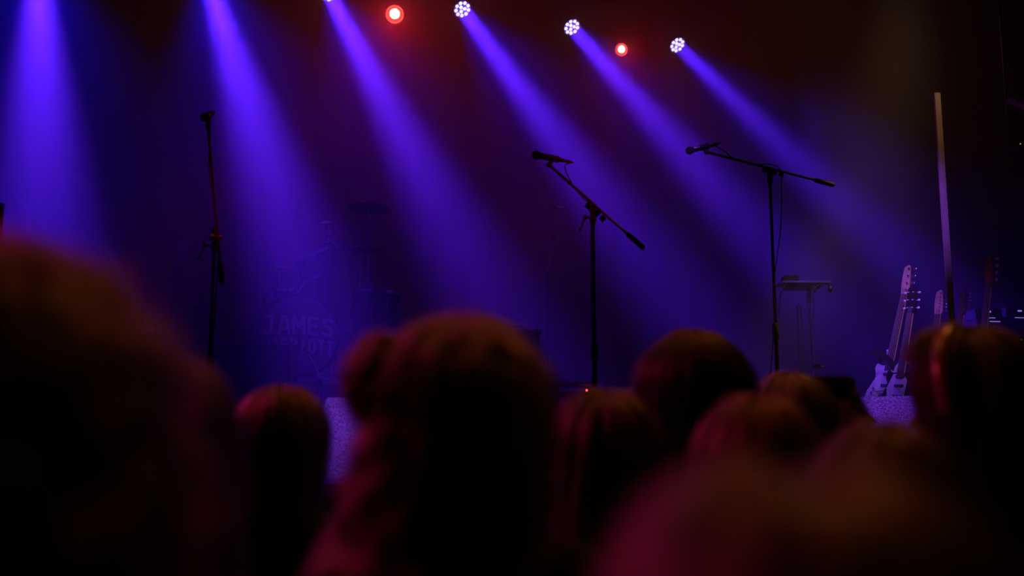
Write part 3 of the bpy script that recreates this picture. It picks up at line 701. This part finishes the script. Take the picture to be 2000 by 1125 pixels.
gx = [
    ('bass guitar with a pale body, leftmost and tallest on the rack', P(1781, 524, 7.7), (.31, .12, 1), 1.16, M['white'], 'one_side', 4, 'maple'),
    ('guitar with large pale pegs, second from the left on the rack', P(1789, 566, 7.55), (.26, .12, 1), 1.02, M['black_gloss'], 'both', 6, 'black_gloss'),
    ('guitar whose shiny headstock stands just left of the tall pale pole', P(1842, 571, 8.0), (.26, .12, 1), 1.0, M['sun'], 'one_side', 6, 'maple'),
    ('guitar whose headstock stands just right of the tall pale pole', P(1888, 572, 8.1), (.28, .12, 1), 1.0, M['black_gloss'], 'one_side', 6, 'rose'),
    ('tall guitar with an orange-tinged headstock in front of the amplifier', P(1940, 503, 7.75), (.22, .10, 1), 1.16, M['sun'], 'one_side', 4, 'sun'),
]
for l, tip, ax, L, fin, pg, n, hc in gx: guitar(l, tip, ax, FACE, L, fin, pg, n, hc)
rk = P(1790, 690, 8.0)
t = thing('guitar_rack', 'padded steel rack holding the row of guitars', 'rack', Vector((rk.x, rk.y, STAGE)), R(12))
hr = P(1745, 686, 7.9).z - STAGE
obj('top_rail', lambda bm: tube(bm, [(-.30, .05, hr), (.75, .05, hr)], .013, 10), M['steel'], t)
obj('lower_rail', lambda bm: [tube(bm, [(-.30, y, .12), (.75, y, .12)], .013, 10) for y in (-.28, .02)], M['steel'], t)
for x in (-.30, .75):
    obj('end_frame', lambda bm: tube(bm, [(x, -.30, .01), (x, -.28, .12), (x, .05, .12), (x, .05, hr), (x, .2, .01)], .012, 8), M['steel'], t)
for k in range(6): obj('neck_pad', lambda bm: tube(bm, [(-.24 + .17 * k, .03, hr), (-.19 + .17 * k, .03, hr)], .021, 10), M['pearl'] if k < 2 else M['rubber'], t)
o = obj('guitar_strap', lambda bm: [box(bm, (0, 0, 0), (.008, .04, (a - b).length * 1.1), axis_mtx((a + b) / 2, b - a)) for a, b in
        (lambda q: list(zip(q, q[1:])))(bez([P(1698, 687, 7.62), P(1722, 693, 7.58), P(1744, 712, 7.56), P(1750, 745, 7.56), P(1742, 775, 7.58)], 8))], M['rubber'])
tag(o, 'dark guitar strap looping over the pale bass guitar body', 'strap')

# amplifier stack at the right edge
c = P(1948, 652, 8.7)
cab = panel_box('speaker_cabinet', 'large black speaker cabinet at the right edge behind the guitars', 'speaker cabinet', Vector((c.x, c.y, STAGE)), (.62, .4, c.z - STAGE), ROT * .4)
obj('indicator', lambda bm: ball(bm, P(1987, 663, 8.45) - c + Vector((0, 0, c.z - STAGE)), .006), M['greenled'], cab)
def rack_unit(label, c, s, rot, lamps):
    t = thing('amplifier_head', label, 'amplifier', c, rot, 'amplifier heads')
    X, Y, Z = s
    obj('case', lambda bm: box(bm, (0, 0, Z / 2), s, bev=.008), M['tolex'], t)
    obj('front_panel', lambda bm: box(bm, (0, -Y / 2 - .004, Z * .5), (X * .9, .01, Z * .6), bev=.002), M['alu'], t)
    for k in range(6): obj('knob', lambda bm: lathe(bm, [(0, 0), (.009, 0), (.008, .015), (0, .016)], axis_mtx((-X * .35 + X * .14 * k, -Y / 2 - .008, Z * .45), (0, -1, 0)), 10), M['plastic'], t)
    for x, z, w_, h_ in lamps: obj('violet_strip', lambda bm: box(bm, (x, -Y / 2 - .011, z), (w_, .004, h_)), M['bright_strip'], t, label='bright violet strip')
    return t
z1 = c.z - STAGE
b0 = Vector((c.x - .0, c.y, c.z + .001))
rack_unit('wide lower amplifier head on the speaker cabinet, right edge', b0, (.60, .34, .10), ROT * .4, [(-.14, .085, .10, .006)])
b1 = b0 + Vector((0, 0, .101))
rack_unit('left small amplifier head on top of the stack behind the guitars', b1 + Vector((-.16, -.03, 0)), (.25, .28, .10), ROT * .4, [(-.01, .072, .035, .014), (0, .018, .09, .005)])
rack_unit('right small amplifier head on top of the stack, cut by the frame', b1 + Vector((.14, .0, 0)), (.30, .28, .11), ROT * .4, [(-.03, .082, .035, .012), (-.03, .022, .10, .005)])

# tall pale pole
pt = P(1824, 182, 6.6); pbm = P(1852, 640, 6.6)
t = thing('tall_pole', 'tall pale flat-topped pole rising among the guitars', 'pole', Vector((pt.x + .02, 6.6, STAGE)))
obj('pole', lambda bm: (box(bm, (0, 0, (pt.z - STAGE) / 2), (.040, .028, pt.z - STAGE), bev=.003)), M['wood'], t)
obj('base', lambda bm: box(bm, (0, 0, .01), (.3, .3, .02), bev=.004), M['steel'], t)

# side rig at the right edge: pinkish beam end and a hanging lamp
e0, e1 = P(1973, 195, 8.0), P(2080, 247, 7.6)
o = obj('rigging_beam', lambda bm: box(bm, (0, 0, 0), (.075, .05, (e1 - e0).length), axis_mtx((e0 + e1) / 2, e1 - e0), .006), M['pinkbeam'])
tag(o, 'magenta-lit beam end poking in at the upper right edge', 'beam')
lp = P(1978, 292, 8.0)
t = thing('unlit_lamp', 'small unlit stage lamp hanging at the right edge under the magenta beam', 'stage light', lp)
ml = axis_mtx((0, 0, 0), (-.5, -.5, -.6))
obj('housing', lambda bm: lathe(bm, [(.03, -.12), (.05, -.10), (.055, .02), (.058, .03), (.05, .03)], ml, 18), M['plastic'], t)
obj('lens', lambda bm: lathe(bm, [(0, .03), (.025, .027), (.05, .016), (.05, .01), (0, .01)], ml, 18), M['chrome'], t)
obj('yoke', lambda bm: tube(bm, [(-.07, 0, 0), (-.07, .04, .12), (.07, .04, .12), (.07, 0, 0)], .006, 6), M['steel'], t)
obj('drop_rod', lambda bm: tube(bm, [(0, .04, .12), (0, .04, HC - lp.z)], .010, 6), M['steel'], t)
obj('indicator', lambda bm: ball(bm, P(1993, 281, 7.95) - lp, .006), M['amberled'], t)
# guitar on a stand far left (headstock shows)
guitar('dim guitar leaning far left behind the crowd, headstock towards the tall stand', P(372, 474, 8.2), (.35, .15, 1), (-.3, -.9, .2), 1.1, M['sun'], 'both', 6, 'maple', group='guitars')
gp = P(330, 640, 8.3)
t = thing('guitar_stand', 'small dark guitar stand under the dim far left guitar', 'stand', floor_under(gp))
obj('frame', lambda bm: (tube(bm, [(-.2, -.1, 0), (0, .05, .55), (.2, -.1, 0)], .01, 8), tube(bm, [(0, .3, 0), (0, .05, .55)], .01, 8)), M['steel'], t)
obj('cradle', lambda bm: tube(bm, [(-.15, -.16, .2), (-.12, -.02, .18), (.12, -.02, .18), (.15, -.16, .2)], .012, 8), M['rubber'], t)

# ------------------------------------------------------------------ people
def voxel(fn, size, name, smooth=4):
    bm = bmesh.new(); fn(bm); me = bpy.data.meshes.new('tmp'); bm.to_mesh(me); bm.free()
    o = bpy.data.objects.new('tmp', me); COL.objects.link(o)
    r = o.modifiers.new('r', 'REMESH'); r.mode = 'VOXEL'; r.voxel_size = size; r.use_smooth_shade = True
    s = o.modifiers.new('s', 'SMOOTH'); s.iterations = smooth; s.factor = .5
    bpy.context.view_layer.update()
    out = bpy.data.meshes.new_from_object(o.evaluated_get(bpy.context.evaluated_depsgraph_get()))
    bpy.data.objects.remove(o); bpy.data.meshes.remove(me); out.name = name
    out.polygons.foreach_set('use_smooth', [True] * len(out.polygons))
    return out
def limb(bm, pts, rad, seg=12):
    tube(bm, pts, rad, seg)
    for p, r in zip(pts, rad): ball(bm, p, r * .99, seg=12, n=8)
SH = .96                                             # shoulder width factor
def torso(bm, g=0.):
    ball(bm, (0, -.005, 1.24), (.150 * SH + g, .105 + g, .20))
    ball(bm, (0, 0, 1.03), (.128 + g, .095 + g, .17))
    limb(bm, [(-.145, -.01, 1.365), (0, -.02, 1.395), (.145, -.01, 1.365)], [.052 + g, .062 + g, .052 + g])
def arms(bm, g=0., wrist=True):
    for s in (-1, 1):
        limb(bm, [(s * .165, -.01, 1.355), (s * .205, -.02, 1.20), (s * .225, -.025, 1.07), (s * .228, .02, .96), (s * .225, .06, .84)],
             [.052 + g, .044 + g, .038 + g, .034 + g, .026 + g])
def legs(bm, g=0.):
    ball(bm, (0, -.01, .91), (.160 + g, .115 + g, .13))
    for s in (-1, 1):
        limb(bm, [(s * .085, 0, .88), (s * .095, .01, .68), (s * .10, .01, .49), (s * .10, -.02, .32), (s * .10, -.02, .09)],
             [.088 + g, .074 + g, .054 + g, .055 + g, .036 + g])
def feet(bm, g=0.):
    for s in (-1, 1): limb(bm, [(s * .10, -.045, .04 - g * .5), (s * .105, .05, .035 - g * .4), (s * .11, .145, .028 - g * .3)], [.036 + g, .034 + g, .028 + g])
def body_fn(bm):
    ball(bm, (0, -.005, 1.600), (.075, .094, .100), seg=24, n=16)            # cranium
    ball(bm, (0, .030, 1.545), (.058, .060, .075), seg=20, n=12)             # face
    ball(bm, (0, .052, 1.497), (.034, .032, .024))                           # chin
    tube(bm, [(0, .086, 1.590), (0, .106, 1.553), (0, .090, 1.545)], [.007, .012, .010], 8)   # nose
    limb(bm, [(-.022, .082, 1.521), (.022, .082, 1.521)], [.006, .006])      # upper lip
    limb(bm, [(-.018, .081, 1.511), (.018, .081, 1.511)], [.0065, .0065])    # lower lip
    limb(bm, [(-.045, .070, 1.598), (0, .084, 1.600), (.045, .070, 1.598)], [.009, .008, .009])   # brow
    for s in (-1, 1):
        ball(bm, (s * .048, .055, 1.548), (.018, .022, .018))                # cheek
        ball(bm, (s * .078, -.002, 1.563), (.009, .019, .032))               # ear
    limb(bm, [(0, -.022, 1.54), (0, -.018, 1.46), (0, -.014, 1.40)], [.052, .050, .062])
    torso(bm); arms(bm); legs(bm); feet(bm)
    for s in (-1, 1):                                                        # hands hanging, slightly curled
        ball(bm, (s * .222, .070, .795), (.016, .040, .048))
        for k, (dy, ln) in enumerate(((.030, .92), (.010, 1.0), (-.011, .94), (-.031, .76))):
            p0 = Vector((s * .222, .070 + dy, .765)); p1 = p0 + Vector((-s * .006, .004, -.042 * ln)); p2 = p1 + Vector((-s * .016, .002, -.026 * ln)); p3 = p2 + Vector((-s * .016, 0, -.012 * ln))
            limb(bm, [p0, p1, p2, p3], [.0092, .0086, .0080, .0070], 8)
        limb(bm, [(s * .215, .098, .815), (s * .206, .122, .785), (s * .200, .130, .755)], [.013, .0105, .0085], 8)
ME_BODY = voxel(body_fn, .0065, 'body', 3)
ME_SHIRT = voxel(lambda bm: (torso(bm, .016), arms(bm, .013), limb(bm, [(0, -.016, 1.42), (0, -.014, 1.38)], [.066, .075]), ball(bm, (0, -.01, .93), (.170, .125, .10))), .012, 'shirt', 3)
ME_TROUSERS = voxel(lambda bm: legs(bm, .010), .012, 'trousers', 3)
ME_SHOES = voxel(lambda bm: feet(bm, .012), .010, 'shoes', 3)
def eye_fn(bm):
    for s in (-1, 1): ball(bm, (s * .030, .073, 1.578), .0115)
bm = bmesh.new(); eye_fn(bm); ME_EYES = bpy.data.meshes.new('eyes'); bm.to_mesh(ME_EYES); bm.free()
for me_, m_ in ((ME_SHOES, M['shoe']), (ME_TROUSERS, M['denim']), (ME_EYES, M['eye']), (ME_BODY, M['skin'])):
    me_.materials.clear(); me_.materials.append(m_)

class HairStyle:
    def __init__(s, top=.018, side=.022, back=.02, end=1.25, flare=.0, waist=.0, curl=0., lumps=(), rough=.004, seed=0, part=False, peak=0., skew=0.):
        s.__dict__.update(locals()); s.a = .075 + side; s.b = .094 + back; s.c = .100 + top; s.C = Vector((0, -.005, 1.600))
        s.arc = 1.55                                  # arc length of the skull part (radians-ish units of v)
    def reach(s, th):
        """how far the hair reaches down at angle th (0 = back); 1 = full length"""
        x = abs(th)
        hang = (s.C.z - s.end) / .11
        full = s.arc + max(0., hang)
        front = 1.02
        k = min(1., max(0., (x - R(100)) / R(28))); k = k * k * (3 - 2 * k)
        return full * (1 - k) + front * k
    def pos(s, th, v):
        """v in 0..1 from crown to ends"""
        d = v * s.reach(th)
        ph = min(d, s.arc); u = max(0., d - s.arc) * .11          # u: metres below the widest ring
        sx, cx = math.sin(th), -math.cos(th)
        sp, cp = math.sin(ph), math.cos(ph)
        pw = sp ** (1 + s.peak)
        hangtot = max(.001, s.C.z - s.end); w_ = u / hangtot
        rx = s.a * (1 + s.flare * w_ - s.waist * math.sin(min(1, w_ * 1.6) * PI))
        ry = s.b * (1 + .35 * s.flare * w_ - .12 * math.sin(min(1, u / .16) * PI) * (1 if s.curl == 0 else 0)) 
        x = rx * sx * pw + s.skew * u; y = ry * cx * pw; z = s.c * cp - u
        if cx < 0 and u > .18: y -= (.02 + .03 * min(1, (u - .18) / .1))
        p = Vector((x, y, z)) + s.C
        if s.part:
            p.z -= .012 * math.exp(-(x / .014) ** 2) * (1 if ph < 1.1 else 0)
        nrm = Vector((sx * sp / s.a, cx * sp / s.b, max(cp, 0) / s.c)).normalized()
        n = noise.noise(Vector((th * 3.2 + s.seed * 7, v * 2.2, s.seed))) * s.rough * 2.2 + noise.noise(Vector((th * 13, v * (2 if s.curl == 0 else 11), s.seed + 5))) * s.rough
        if s.curl: n += noise.noise(p * 26 + Vector((s.seed, 0, 0))) * s.curl * 1.0
        for c, rad, amt in s.lumps:
            n += amt * math.exp(-((p - Vector(c)).length / rad) ** 2)
        return p + nrm * n, nrm
def make_hair(st, mats, root, strands=2500, wild=.25, thick=.00035):
    NT, NV = 84, 44
    vs = []; fs = []
    for j_ in range(NV + 1):
        for i in range(NT):
            th = -PI + 2 * PI * i / NT
            p, _ = st.pos(th, (j_ / NV) * .985 + .002); vs.append(p)
    for j_ in range(NV):
        for i in range(NT):
            a = j_ * NT + i; b = j_ * NT + (i + 1) % NT
            fs.append((a, b, b + NT, a + NT))
    fs.append(tuple(range(NT))[::-1])
    me = bpy.data.meshes.new('hair'); me.from_pydata([v[:] for v in vs], [], fs); me.update()
    me.polygons.foreach_set('use_smooth', [True] * len(me.polygons)); me.materials.append(mats[0])
    o = bpy.data.objects.new('hair', me); COL.objects.link(o); o.parent = root
    # fibres
    rng = random.Random(st.seed + 11); K = 14; P_ = []; Rr = []
    for _ in range(strands):
        th = rng.uniform(-PI, PI) * .98
        v0 = rng.uniform(0.01, .45) if rng.random() < .7 else rng.uniform(.2, .75)
        v1 = min(1.015, v0 + rng.uniform(.25, .9))
        out = rng.uniform(.0005, .006) if rng.random() > wild else rng.uniform(.004, .020)
        if st.curl: out *= 1.6
        ph = rng.uniform(0, 6.28); fr = rng.uniform(7, 13); amp = (.0015 + (.011 if st.curl else .0012) * rng.random())
        dth = rng.gauss(0, .06)
        for k in range(K):
            t_ = k / (K - 1); v = v0 + (v1 - v0) * t_
            p, n_ = st.pos(th + dth * t_ + (amp * 4 * math.sin(fr * t_ + ph) if st.curl else 0), v)
            p = p + n_ * (out * math.sin(min(1, t_ * 1.15 + .05) * PI * .55) + amp * (math.cos(fr * t_ + ph) if st.curl else math.sin(3 * t_ + ph)))
            P_.extend(p[:]); Rr.append(thick * (1 - .6 * t_))
    hc = bpy.data.hair_curves.new('hair_strands')
    hc.add_curves([K] * strands)
    hc.points.foreach_set('position', P_); hc.points.foreach_set('radius', Rr)
    hc.materials.append(mats[1])
    h = bpy.data.objects.new('hair_strands', hc); COL.objects.link(h); h.parent = o; h['kind'] = 'stuff'
    return o
def link(me, name, parent, m=None):
    o = bpy.data.objects.new(name, me); COL.objects.link(o); o.parent = parent
    if m:
        o.material_slots[0].link = 'OBJECT'; o.material_slots[0].material = m
    return o
ME_SHIRT.materials.clear(); ME_SHIRT.materials.append(M['denim'])
def person(label, top, D, st, hcol, shirt, yaw=0., strands=2500, wild=.25, thick=.00035, extra=None):
    T = P(*top, D); h = T.z; s = h / (1.700 + st.top)
    r = thing('person', label, 'person', (T.x, T.y, 0), yaw); r.scale = (s, s, s)
    link(ME_BODY, 'body', r)
    link(ME_EYES, 'eyes', r)
    link(ME_SHIRT, 'shirt', r, shirt); link(ME_TROUSERS, 'trousers', r); link(ME_SHOES, 'shoes', r)
    hr_ = make_hair(st, hcol, r, strands, wild, thick)
    if extra: extra(r, st)
    return r
H_DARK = hair_mats('dark_brown_hair', (.022, .013, .009)); H_BROWN = hair_mats('brown_hair', (.06, .032, .017))
H_LIGHT = hair_mats('highlighted_hair', (.16, .10, .05)); H_RED = hair_mats('auburn_hair', (.09, .025, .012))
C1, C2, C3, C4 = cloth('black_cloth', (.015, .015, .015)), cloth('plum_cloth', (.05, .02, .035)), cloth('grey_cloth', (.06, .06, .06)), cloth('navy_cloth', (.02, .025, .05))

person('person with a big frizzy dark mass of hair filling the lower left corner', (-22, 482), .74,
       HairStyle(top=.028, side=.055, back=.04, end=1.22, flare=.35, curl=.016, rough=.006, seed=1), H_DARK, C1, 0.05, 3500, .4, .00030)
person('person mostly hidden right of the big frizzy hair at lower left', (298, 690), 1.3,
       HairStyle(top=.02, side=.03, back=.03, end=1.2, flare=.35, rough=.004, seed=2), H_DARK, C2, -.1, 2500, .3)
person('short-haired person standing between the tall left stand and the curly-haired person', (552, 756), 2.25,
       HairStyle(top=.018, side=.030, back=.022, end=1.44, flare=-.15, rough=.003, seed=3), H_BROWN, C3, .05, 3000, .12)
def side_bunch(r, st):
    c = Vector((-.108, -.03, 1.640)); rad = Vector((.046, .05, .060)); rng = random.Random(5)
    def sp(a, e, o=0.):
        d = Vector((math.cos(a) * math.cos(e), math.sin(a) * math.cos(e), math.sin(e)))
        q = c + Vector((d.x * rad.x, d.y * rad.y, d.z * rad.z))
        return q + d * (noise.noise(q * 45) * .014 + o)
    def fn(bm):
        ball(bm, (0, 0, 0), 1, seg=36, n=24)
        for v in bm.verts: v.co = sp(math.atan2(v.co.y, v.co.x), math.asin(max(-1, min(1, v.co.z / v.co.length))))
    o = obj('side_bunch', fn, H_BROWN[0], r, label='bunch of curly hair standing out at the left side')
    P_ = []; Rr = []; n = 900; K = 10
    for _ in range(n):
        a0, e0 = rng.uniform(0, 6.28), rng.uniform(-1.4, 1.5); da, de = rng.gauss(0, .6), rng.gauss(-.6, .5); out = rng.uniform(.001, .014); ph = rng.uniform(0, 6)
        for k in range(K):
            t_ = k / (K - 1); q = sp(a0 + da * t_ + .12 * math.sin(9 * t_ + ph), e0 + de * t_ + .12 * math.cos(9 * t_ + ph), out * math.sin(t_ * 2.2))
            P_.extend(q[:]); Rr.append(.0003 * (1 - .6 * t_))
    hc = bpy.data.hair_curves.new('hair_strands'); hc.add_curves([K] * n)
    hc.points.foreach_set('position', P_); hc.points.foreach_set('radius', Rr); hc.materials.append(H_BROWN[1])
    h = bpy.data.objects.new('hair_strands', hc); COL.objects.link(h); h.parent = o; h['kind'] = 'stuff'
person('person with a large mass of long curly hair in the middle foreground', (905, 632), 1.37,
       HairStyle(top=.022, side=.034, back=.035, end=1.16, flare=.32, curl=.015, rough=.006, seed=4, skew=-.16,
                 lumps=(((-.02, -.03, 1.73), .03, .006),)), H_BROWN, C1, .0, 6500, .35, .00032, extra=side_bunch)
person('long-haired person below the middle microphone stand, right of the curly hair', (1180, 765), 1.95,
       HairStyle(top=.018, side=.030, back=.025, end=1.18, flare=.18, rough=.005, seed=5), H_BROWN, C2, .25, 4500, .15)
person('tall dark smooth-haired person in the middle of the crowd', (1352, 645), 2.35,
       HairStyle(top=.03, side=.052, back=.03, end=1.22, flare=.15, rough=.003, seed=6, peak=.25), H_DARK, C1, .3, 4000, .1)
person('person of whom a magenta-lit strand shows left of the tall smooth-haired head', (1262, 753), 2.9,
       HairStyle(top=.015, side=.02, back=.02, end=1.25, flare=.1, rough=.004, seed=7), H_LIGHT, C3, -.1, 1800, .15)
person('person with highlighted messy hair under the right microphone stand', (1540, 731), 2.65,
       HairStyle(top=.018, side=.030, back=.022, end=1.22, flare=.1, rough=.005, seed=8), H_LIGHT, C4, .0, 4500, .3)
person('person with red-rimmed hair in front of the highlighted head', (1478, 776), 1.6,
       HairStyle(top=.02, side=.032, back=.028, end=1.2, flare=.12, rough=.004, seed=9), H_RED, C1, .1, 3500, .25)
def hat(r, st):
    obj('hat', lambda bm: lathe(bm, [(.135, 1.615), (.150, 1.60), (.153, 1.603), (.102, 1.650), (.094, 1.728), (.088, 1.735), (0, 1.737)], Matrix.Translation((0, -.005, 0)), 32), M['hat'], r, label='flat-topped brown hat')
person('person in a flat-topped brown hat right of the highlighted head', (1606, 752), 3.15,
       HairStyle(top=.012, side=.040, back=.03, end=1.30, flare=.1, curl=.012, rough=.006, seed=10), H_BROWN, C3, .0, 2200, .4, extra=hat)
person('person with a low brown-haired head beside the headband wearer', (1728, 832), 1.2,
       HairStyle(top=.018, side=.022, back=.022, end=1.25, flare=.1, rough=.004, seed=12), H_BROWN, C2, -.1, 3000, .2)
def band(r, st):
    def fn(bm):
        pts = []
        for k in range(25):
            a = -R(105) + R(210) * k / 24
            ph = abs(a); p, n_ = st.pos(PI / 2 * (1 if a > 0 else -1), min(1, ph / st.reach(PI / 2)))
            p = Vector((p.x, -.005 + .02 * math.cos(a), p.z)) + Vector((math.sin(a), 0, math.cos(a))) * .006
            pts.append(p)
        L_ = []
        for k, p in enumerate(pts):
            a = -R(105) + R(210) * k / 24; o_ = Vector((math.sin(a), 0, math.cos(a)))
            ww = .017
            ring = [p + Vector((0, -ww, 0)) - o_ * .003, p + Vector((0, -ww * .6, 0)) + o_ * .003, p + o_ * .006, p + Vector((0, ww * .6, 0)) + o_ * .003, p + Vector((0, ww, 0)) - o_ * .003]
            L_.append([bm.verts.new(q) for q in ring])
        for a_, b_ in zip(L_, L_[1:]):
            for k in range(4): bm.faces.new((a_[k], a_[k + 1], b_[k + 1], b_[k]))
            bm.faces.new((a_[4], a_[0], b_[0], b_[4]))
    obj('headband', fn, M['band'], r, label='glossy golden hairband')
person('long-haired person wearing a glossy golden hairband at the right edge', (1890, 642), 1.85,
       HairStyle(top=.02, side=.048, back=.035, end=1.12, flare=.25, rough=.005, seed=13), H_DARK, C1, R(45), 4500, .2, extra=band)
person('nearest person, a wide out-of-focus head across the bottom right', (1560, 900), .47,
       HairStyle(top=.012, side=.030, back=.03, end=1.25, flare=.15, rough=.003, seed=14, part=True), H_BROWN, C1, .0, 3000, .2, .00025)
